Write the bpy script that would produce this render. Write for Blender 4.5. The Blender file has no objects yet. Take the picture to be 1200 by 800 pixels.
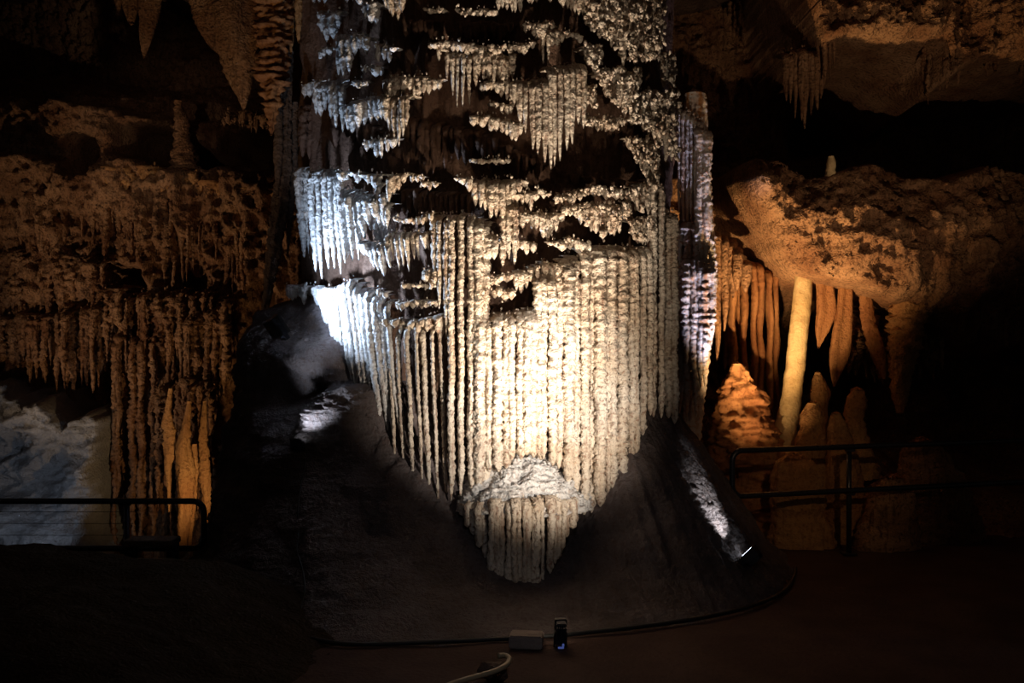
import bpy, math, random
import numpy as np
from mathutils import Vector, Matrix

# ------------------------------------------------------------------ basics
F = 1200 * 35.0 / 36.0          # focal length in pixels of the 1200 px frame (35 mm lens)
EYE = 1.75
C = bpy.context.scene.collection
rng = np.random.default_rng(7)

def P(px, py, D):
    """a point D metres in front of the viewer's standing place"""
    return Vector(((px - 600) / F * D, D, EYE - (py - 400) / F * D))

def link(o, parent=None):
    C.objects.link(o)
    if parent is not None:
        o.parent = parent
    return o

def tag(o, label=None, cat=None, group=None, kind=None):
    if label: o['label'] = label
    if cat: o['category'] = cat
    if group: o['group'] = group
    if kind: o['kind'] = kind
    return o

def thing(name, label, cat, loc=(0, 0, 0), group=None):
    o = bpy.data.objects.new(name, None)
    o.empty_display_size = 0.1
    o.location = loc
    link(o)
    return tag(o, label, cat, group, 'thing')

# ------------------------------------------------------------------ noise
_r = np.random.default_rng(11)
_perm = _r.permutation(256).astype(np.int32)
_perm = np.concatenate([_perm, _perm, _perm])
_g = _r.normal(size=(256, 3)); _g /= np.linalg.norm(_g, axis=1)[:, None]

def perlin(p):
    p = np.asarray(p, dtype=np.float64)
    i = np.floor(p).astype(np.int64); f = p - i
    i &= 255
    u = f * f * f * (f * (f * 6 - 15) + 10)
    out = np.zeros(len(p))
    for dx in (0, 1):
        wx = u[:, 0] if dx else 1 - u[:, 0]
        for dy in (0, 1):
            wy = u[:, 1] if dy else 1 - u[:, 1]
            for dz in (0, 1):
                wz = u[:, 2] if dz else 1 - u[:, 2]
                h = _perm[_perm[_perm[(i[:, 0] + dx) & 255] + ((i[:, 1] + dy) & 255)] + ((i[:, 2] + dz) & 255)]
                g = _g[h]
                out += wx * wy * wz * (g[:, 0] * (f[:, 0] - dx) + g[:, 1] * (f[:, 1] - dy) + g[:, 2] * (f[:, 2] - dz))
    return out * 1.5

def fbm(p, oct=3, gain=0.5):
    a, s, fq = 1.0, 0.0, 1.0
    for k in range(oct):
        s = s + a * perlin(p * fq + 17.3 * k)
        a *= gain; fq *= 2.03
    return s

def ridged(p, oct=3):
    a, s, fq = 1.0, 0.0, 1.0
    for k in range(oct):
        s = s + a * (1 - 2 * np.abs(perlin(p * fq + 9.1 * k)))
        a *= 0.5; fq *= 2.1
    return s

def sst(a, b, x):
    t = np.clip((x - a) / (b - a), 0, 1)
    return t * t * (3 - 2 * t)

# ------------------------------------------------------------------ mesh building
def build(name, verts, quads, tris, mat, parent=None, smooth=True):
    me = bpy.data.meshes.new(name)
    verts = np.asarray(verts, dtype=np.float32).reshape(-1, 3)
    quads = np.asarray(quads, dtype=np.int32).reshape(-1, 4)
    tris = np.asarray(tris, dtype=np.int32).reshape(-1, 3)
    nl = quads.size + tris.size
    me.vertices.add(len(verts)); me.vertices.foreach_set('co', verts.ravel())
    me.loops.add(nl)
    me.loops.foreach_set('vertex_index', np.concatenate([quads.ravel(), tris.ravel()]))
    npoly = len(quads) + len(tris)
    me.polygons.add(npoly)
    st = np.concatenate([np.arange(len(quads)) * 4, quads.size + np.arange(len(tris)) * 3]).astype(np.int32)
    me.polygons.foreach_set('loop_start', st)
    me.polygons.foreach_set('loop_total', np.concatenate([np.full(len(quads), 4), np.full(len(tris), 3)]).astype(np.int32))
    me.polygons.foreach_set('use_smooth', np.full(npoly, smooth))
    me.update(calc_edges=True); me.validate()
    me.materials.append(mat)
    o = bpy.data.objects.new(name, me)
    return link(o, parent)

def grid_faces(nu, nv, wrap=False):
    """vertex index = j*nu + i"""
    i = np.arange(nu if wrap else nu - 1); j = np.arange(nv - 1)
    I, J = np.meshgrid(i, j)
    I2 = (I + 1) % nu
    return np.stack([J * nu + I, J * nu + I2, (J + 1) * nu + I2, (J + 1) * nu + I], -1).reshape(-1, 4)

def icosphere():
    t = (1 + 5 ** .5) / 2
    v = [(-1, t, 0), (1, t, 0), (-1, -t, 0), (1, -t, 0), (0, -1, t), (0, 1, t), (0, -1, -t), (0, 1, -t), (t, 0, -1), (t, 0, 1), (-t, 0, -1), (-t, 0, 1)]
    f = [(0, 11, 5), (0, 5, 1), (0, 1, 7), (0, 7, 10), (0, 10, 11), (1, 5, 9), (5, 11, 4), (11, 10, 2), (10, 7, 6), (7, 1, 8), (3, 9, 4), (3, 4, 2), (3, 2, 6), (3, 6, 8), (3, 8, 9), (4, 9, 5), (2, 4, 11), (6, 2, 10), (8, 6, 7), (9, 8, 1)]
    v = [Vector(x).normalized() for x in v]
    mid = {}
    def m(a, b):
        k = (min(a, b), max(a, b))
        if k not in mid:
            mid[k] = len(v); v.append(((v[a] + v[b]) / 2).normalized())
        return mid[k]
    g = []
    for a, b, c in f:
        ab, bc, ca = m(a, b), m(b, c), m(c, a)
        g += [(a, ab, ca), (b, bc, ab), (c, ca, bc), (ab, bc, ca)]
    return np.array([tuple(x) for x in v]), np.array(g)
ICO_V, ICO_F = icosphere()

class MB:
    """collects tubes and lumps, then links them as one mesh"""
    def __init__(s):
        s.v, s.d, s.a, s.q, s.t, s.n = [], [], [], [], [], 0
    def add(s, v, d, a, q=None, t=None):
        s.v.append(v); s.d.append(d); s.a.append(np.broadcast_to(a, (len(v),)).astype(float))
        if q is not None: s.q.append(q + s.n)
        if t is not None: s.t.append(t + s.n)
        s.n += len(v)
    def tube(s, path, rx, ry, amp, seg=10, ang0=0.0, cap_top=False):
        """path (n,3) centre line from top to tip; rx, ry (n,) radii; amp roughness"""
        path = np.asarray(path); n = len(path)
        a = np.arange(seg) / seg * 2 * math.pi + ang0
        ca, sa = np.cos(a), np.sin(a)
        d = np.stack([ca, sa, np.zeros(seg)], -1)
        v = path[:, None, :] + np.stack([rx[:, None] * ca, ry[:, None] * sa, np.zeros((n, seg))], -1)
        dirs = np.broadcast_to(d, (n, seg, 3)).reshape(-1, 3)
        v = v.reshape(-1, 3)
        q = grid_faces(seg, n, wrap=True)[:, ::-1]
        tip = path[-1] + np.array([0, 0, -0.6 * rx[-1]])
        v = np.vstack([v, tip]); dirs = np.vstack([dirs, [0, 0, -1]])
        k = (n - 1) * seg
        tr = [(len(v) - 1, k + i, k + (i + 1) % seg) for i in range(seg)]
        if cap_top:
            v = np.vstack([v, path[0] + np.array([0, 0, 0.5 * rx[0]])]); dirs = np.vstack([dirs, [0, 0, 1]])
            tr += [(len(v) - 1, (i + 1) % seg, i) for i in range(seg)]
        am = np.repeat(np.minimum(np.minimum(rx, ry), 1e9) * amp, seg)
        am = np.concatenate([am, np.zeros(len(v) - len(am))])
        s.add(v, dirs, am, q, np.array(tr))
    def lump(s, c, r, amp=0.5):
        r = np.broadcast_to(r, (3,))
        s.add(ICO_V * r + np.asarray(c), ICO_V, np.full(len(ICO_V), amp * float(min(r))), None, ICO_F)
    def finish(s, name, mat, parent=None, freq=40.0, oct=3, bead=0.0, stretch=1.0, lumpy=0.0):
        v = np.vstack(s.v); d = np.vstack(s.d); a = np.concatenate(s.a)
        nz = fbm(v * np.array([freq, freq, freq * stretch]), oct)
        if bead:
            nz = nz + bead * perlin(np.stack([v[:, 0] * 7, v[:, 1] * 7, v[:, 2] * 34], -1))
        v = v + d * (a * nz)[:, None]
        if lumpy:
            v = v + d * (lumpy * fbm(v * 5.0, 2))[:, None]
        q = np.vstack(s.q) if s.q else np.zeros((0, 4)); t = np.vstack(s.t) if s.t else np.zeros((0, 3))
        return build(name, v, q, t, mat, parent)

# ------------------------------------------------------------------ materials
def rock(name, c1, c2, stain, stain_amt=0.35, bump=0.5, fine=150.0, rough=0.75, streak=(28, 28, 2.2), spec=0.3, scale=1.0):
    m = bpy.data.materials.new(name); m.use_nodes = True
    nt = m.node_tree; N = nt.nodes; L = nt.links
    b = N['Principled BSDF']; b.inputs['Roughness'].default_value = rough
    b.inputs['Specular IOR Level'].default_value = spec
    g = N.new('ShaderNodeNewGeometry')
    mp = N.new('ShaderNodeMapping'); mp.inputs['Scale'].default_value = streak
    L.new(g.outputs['Position'], mp.inputs['Vector'])
    n1 = N.new('ShaderNodeTexNoise'); n1.inputs['Scale'].default_value = 2.6 * scale; n1.inputs['Detail'].default_value = 6
    n2 = N.new('ShaderNodeTexNoise'); n2.inputs['Scale'].default_value = 1.0; n2.inputs['Detail'].default_value = 5
    n3 = N.new('ShaderNodeTexNoise'); n3.inputs['Scale'].default_value = fine; n3.inputs['Detail'].default_value = 4
    n4 = N.new('ShaderNodeTexNoise'); n4.inputs['Scale'].default_value = 38.0 * scale; n4.inputs['Detail'].default_value = 5
    for n in (n1, n3, n4): L.new(g.outputs['Position'], n.inputs['Vector'])
    L.new(mp.outputs['Vector'], n2.inputs['Vector'])
    r1 = N.new('ShaderNodeValToRGB'); r1.color_ramp.elements[0].position = 0.35; r1.color_ramp.elements[1].position = 0.65
    r1.color_ramp.elements[0].color = (*c1, 1); r1.color_ramp.elements[1].color = (*c2, 1)
    L.new(n1.outputs['Fac'], r1.inputs['Fac'])
    r2 = N.new('ShaderNodeMapRange'); r2.inputs['From Min'].default_value = 0.52; r2.inputs['From Max'].default_value = 0.72
    r2.inputs['To Min'].default_value = 0; r2.inputs['To Max'].default_value = stain_amt
    L.new(n2.outputs['Fac'], r2.inputs['Value'])
    r3 = N.new('ShaderNodeMapRange'); r3.inputs['From Min'].default_value = 0.53; r3.inputs['From Max'].default_value = 0.68
    r3.inputs['To Min'].default_value = 0; r3.inputs['To Max'].default_value = stain_amt
    L.new(n4.outputs['Fac'], r3.inputs['Value'])
    mx = N.new('ShaderNodeMath'); mx.operation = 'MAXIMUM'
    L.new(r2.outputs['Result'], mx.inputs[0]); L.new(r3.outputs['Result'], mx.inputs[1])
    mix = N.new('ShaderNodeMix'); mix.data_type = 'RGBA'; mix.inputs[7].default_value = (*stain, 1)
    L.new(mx.outputs[0], mix.inputs[0]); L.new(r1.outputs['Color'], mix.inputs[6])
    L.new(mix.outputs[2], b.inputs['Base Color'])
    ad = N.new('ShaderNodeMath'); ad.operation = 'MULTIPLY_ADD'; ad.inputs[1].default_value = 0.5
    L.new(n3.outputs['Fac'], ad.inputs[0]); L.new(n4.outputs['Fac'], ad.inputs[2])
    bp = N.new('ShaderNodeBump'); bp.inputs['Strength'].default_value = bump; bp.inputs['Distance'].default_value = 0.03
    L.new(ad.outputs[0], bp.inputs['Height']); L.new(bp.outputs['Normal'], b.inputs['Normal'])
    return m

def plain(name, col, rough=0.5, metal=0.0, emit=None, es=0.0):
    m = bpy.data.materials.new(name); m.use_nodes = True
    nt = m.node_tree; b = nt.nodes['Principled BSDF']
    n = nt.nodes.new('ShaderNodeTexNoise'); n.inputs['Scale'].default_value = 60; n.inputs['Detail'].default_value = 4
    r = nt.nodes.new('ShaderNodeMapRange'); r.inputs['To Min'].default_value = max(0.05, rough - 0.12); r.inputs['To Max'].default_value = rough + 0.12
    nt.links.new(n.outputs['Fac'], r.inputs['Value']); nt.links.new(r.outputs['Result'], b.inputs['Roughness'])
    b.inputs['Base Color'].default_value = (*col, 1); b.inputs['Metallic'].default_value = metal
    if emit:
        b.inputs['Emission Color'].default_value = (*emit, 1); b.inputs['Emission Strength'].default_value = es
    return m

M = {}
M['cream'] = rock('calcite_cream', (0.58, 0.46, 0.34), (0.74, 0.65, 0.54), (0.20, 0.08, 0.04), 0.75, 1.0, fine=80)
M['white'] = rock('calcite_white', (0.60, 0.57, 0.54), (0.74, 0.70, 0.66), (0.26, 0.15, 0.10), 0.55, 0.9, fine=80)
M['pillar'] = rock('streaked_pillar_calcite', (0.52, 0.44, 0.38), (0.70, 0.64, 0.58), (0.48, 0.20, 0.06), 0.95, 0.8, streak=(16, 16, 1.2))
M['rust'] = rock('rusty_drapery_stone', (0.30, 0.12, 0.045), (0.42, 0.20, 0.08), (0.12, 0.04, 0.018), 0.6, 0.6, streak=(20, 20, 1.2))
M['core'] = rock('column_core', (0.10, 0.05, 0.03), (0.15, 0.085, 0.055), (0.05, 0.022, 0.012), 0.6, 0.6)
M['mound'] = rock('mound_rock', (0.085, 0.065, 0.06), (0.15, 0.12, 0.115), (0.07, 0.033, 0.02), 0.5, 0.8, fine=110)
M['wall'] = rock('brown_wall_rock', (0.20, 0.09, 0.042), (0.40, 0.23, 0.125), (0.06, 0.026, 0.013), 0.85, 1.0, fine=60, rough=0.8)
M['ochre'] = rock('ochre_flowstone', (0.40, 0.19, 0.07), (0.52, 0.29, 0.12), (0.16, 0.06, 0.025), 0.6, 0.8, fine=110)
M['pale'] = rock('pale_ochre_calcite', (0.62, 0.43, 0.20), (0.72, 0.55, 0.30), (0.38, 0.20, 0.08), 0.4, 0.3, fine=60)
M['grey'] = rock('grey_limestone', (0.24, 0.25, 0.27), (0.36, 0.36, 0.37), (0.14, 0.13, 0.13), 0.4, 0.8, fine=60, streak=(4, 4, 12))
M['floor'] = rock('trodden_clay_floor', (0.066, 0.040, 0.033), (0.09, 0.056, 0.046), (0.045, 0.028, 0.023), 0.4, 0.25, fine=60, streak=(3, 3, 3), spec=.05)
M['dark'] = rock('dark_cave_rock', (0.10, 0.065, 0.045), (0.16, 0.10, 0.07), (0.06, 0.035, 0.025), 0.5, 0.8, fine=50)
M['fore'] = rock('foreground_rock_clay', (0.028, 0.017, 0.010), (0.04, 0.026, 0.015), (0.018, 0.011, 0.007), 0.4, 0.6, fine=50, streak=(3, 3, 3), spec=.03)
M['steel'] = plain('black_painted_steel', (0.05, 0.05, 0.062), 0.3, 0.6)
M['black'] = plain('black_plastic', (0.012, 0.012, 0.015), 0.4)
M['alu'] = plain('dark_grey_aluminium', (0.03, 0.033, 0.045), 0.4, 0.5)
M['cable'] = plain('black_rubber', (0.01, 0.01, 0.01), 0.6)
M['wood'] = rock('dry_wood', (0.24, 0.19, 0.165), (0.31, 0.26, 0.22), (0.15, 0.10, 0.08), 0.4, 0.3, streak=(8, 60, 60))
M['hose'] = plain('tan_hose', (0.42, 0.33, 0.2), 0.45)
M['lens_cool'] = plain('cool_lamp_lens', (0.8, 0.85, 0.9), 0.2, 0, (0.75, 0.87, 1.0), 6.0)
M['lens_warm'] = plain('warm_lamp_lens', (0.9, 0.85, 0.75), 0.2, 0, (1.0, 0.85, 0.65), 6.0)

# ------------------------------------------------------------------ the great column
XC, YC = -0.07, 8.5
R_CORE, R_DR = 1.36, 1.66

def on_col(px, R, xc=XC, yc=YC):
    k = (px - 600) / F
    a = k * k + 1; b = -2 * (k * xc + yc); c = xc * xc + yc * yc - R * R
    disc = b * b - 4 * a * c
    y = (-b - math.sqrt(disc)) / (2 * a) if disc > 0 else -b / (2 * a)
    return k * y, y

def interp(pts, x):
    xs = [p[0] for p in pts]; ys = [p[1] for p in pts]
    return float(np.interp(x, xs, ys))

def curtain(mb, top, bot, pitch=6.0, jag=6.0, R=R_DR, back=0.30, fat=1.25, gap=0.0, lean=0.0, amp=0.55, tip=0.35,
            crust=1.0, xc=XC, yc=YC, ringpx=2.0, seg=12, seed=0, depth=1.25, spread=0.03, irr=0.0):
    """a hanging drapery: a row of side-by-side stone tubes whose tops curl back into the rock behind"""
    r = np.random.default_rng(seed + 1000)
    x0 = top[0][0]; x1 = top[-1][0]
    x = x0 + pitch * 0.4
    while x < x1 - pitch * 0.2:
        wv = r.uniform(0.75, 1.25) * math.exp(irr * r.normal() * .5)
        w = pitch * 0.5 * fat * wv
        px = x + r.uniform(-.15, .15) * pitch * (1 + 2 * irr)
        if r.random() >= gap:
            yt = interp(top, px) + r.uniform(-2.0, 2.0) * (1 + 3 * irr)
            yb = interp(bot, px) + jag * r.uniform(-1.0, 0.45)
            if yb - yt > 3:
                RR = R + r.uniform(-1, 1) * spread
                X, Y = on_col(px, RR, xc, yc)
                s = Y / F
                rad = w * s
                L = (yb - yt) * s
                zt = EYE - (yt - 400) * s
                n = max(6, int((yb - yt) / ringpx))
                t = np.linspace(0, 1, n)
                capl = min(0.30 * L, 0.09 + rad)
                tz = t * L
                dx, dy = xc - X, yc - Y
                dl = math.hypot(dx, dy); dx /= dl; dy /= dl
                side = abs(dx)
                dx *= 1 - .75 * side; dy = max(dy, .5)
                bk = min(back, max(.10, 1.5 * L)) * (1 - .6 * side)
                u = np.clip(1 - tz / capl, 0, 1)
                inw = bk * (1 - np.sqrt(np.clip(1 - u ** 2, 0, 1)))
                ph = r.uniform(0, 6)
                path = np.stack([X + dx * inw + lean * s * t + (0.15 + .3 * irr) * rad * np.sin(tz * 9 + ph), Y + dy * inw + .15 * rad * np.sin(tz * 13 + ph), zt - tz], -1)
                tl = max(min(L * tip, L), 1e-4)
                k = np.clip((L - tz) / tl, 0, 1)
                prof = 0.12 + 0.88 * k ** 0.7
                prof *= 1.0 + 0.35 * np.clip(1 - tz / (capl * 1.2), 0, 1)
                prof *= 1.0 + irr * .5 * np.sin(tz * r.uniform(8, 20) + ph)
                mb.tube(path, rad * prof, rad * prof * depth, amp, seg, r.uniform(0, 1))
                if crust > 0:
                    for k2 in range(int(3 * crust * pitch / 5 + r.random())):
                        j = min(n - 1, int(abs(r.normal()) * 5 / (yb - yt) * n + 1))
                        c = path[j] + np.array([r.uniform(-1.2, 1.2) * rad, -rad * r.uniform(0.5, 1.25), r.uniform(-.3, 1.5) * s * 4])
                        mb.lump(c, s * r.uniform(0.5, 1.2) * np.array([1, 1, r.uniform(0.8, 2.2)]), 0.9)
        x += pitch * r.uniform(0.8 - .4 * irr, 1.2 + .4 * irr)

def popcorn(mb, top, bot, R=R_DR, dens=.75, size=1.6, seed=0, xc=XC, yc=YC, depth=0.09):
    """cave coral: a crust of small knobs over an area"""
    r = np.random.default_rng(seed + 5000)
    x0, x1 = top[0][0], top[-1][0]
    area = sum(max(0, interp(bot, x) - interp(top, x)) for x in np.linspace(x0, x1, 20)) / 20 * (x1 - x0)
    for _ in range(int(dens * .7 * area / (size * size * 2.6))):
        px = r.uniform(x0, x1); py = r.uniform(interp(top, px), max(interp(top, px) + 1, interp(bot, px)))
        RR = R + r.uniform(-1, 1) * depth
        X, Y = on_col(px, RR, xc, yc); s = Y / F
        rad = size * s * min(2.2, 0.55 + r.exponential(.5))
        mb.lump((X, Y, EYE - (py - 400) * s), rad * np.array([1, 1, r.uniform(0.8, 2.0)]), 1.0)

col = thing('flowstone_column', 'huge cream flowstone column of fluted draperies rising in the middle of the cave', 'flowstone column', (XC, YC, 0))
def cpart(o):
    o.matrix_parent_inverse = Matrix.Translation((-XC, -YC, 0))
    return o

# core of the column
nu, nv = 420, 520
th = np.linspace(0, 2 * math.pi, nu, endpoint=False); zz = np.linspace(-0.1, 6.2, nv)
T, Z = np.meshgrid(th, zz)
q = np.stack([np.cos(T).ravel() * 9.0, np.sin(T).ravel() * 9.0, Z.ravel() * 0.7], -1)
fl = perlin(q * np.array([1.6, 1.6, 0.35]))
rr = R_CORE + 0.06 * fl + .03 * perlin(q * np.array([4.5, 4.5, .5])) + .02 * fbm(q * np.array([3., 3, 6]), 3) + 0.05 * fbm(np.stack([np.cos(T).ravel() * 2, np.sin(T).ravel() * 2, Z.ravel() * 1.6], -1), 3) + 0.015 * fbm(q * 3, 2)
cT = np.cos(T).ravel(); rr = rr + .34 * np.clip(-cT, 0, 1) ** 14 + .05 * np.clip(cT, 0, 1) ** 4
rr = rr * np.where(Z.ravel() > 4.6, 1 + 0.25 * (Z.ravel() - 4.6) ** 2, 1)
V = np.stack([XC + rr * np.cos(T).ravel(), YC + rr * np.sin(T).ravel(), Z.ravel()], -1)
cpart(build('core', V, grid_faces(nu, nv, True), np.zeros((0, 3)), M['core'], col))

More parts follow.
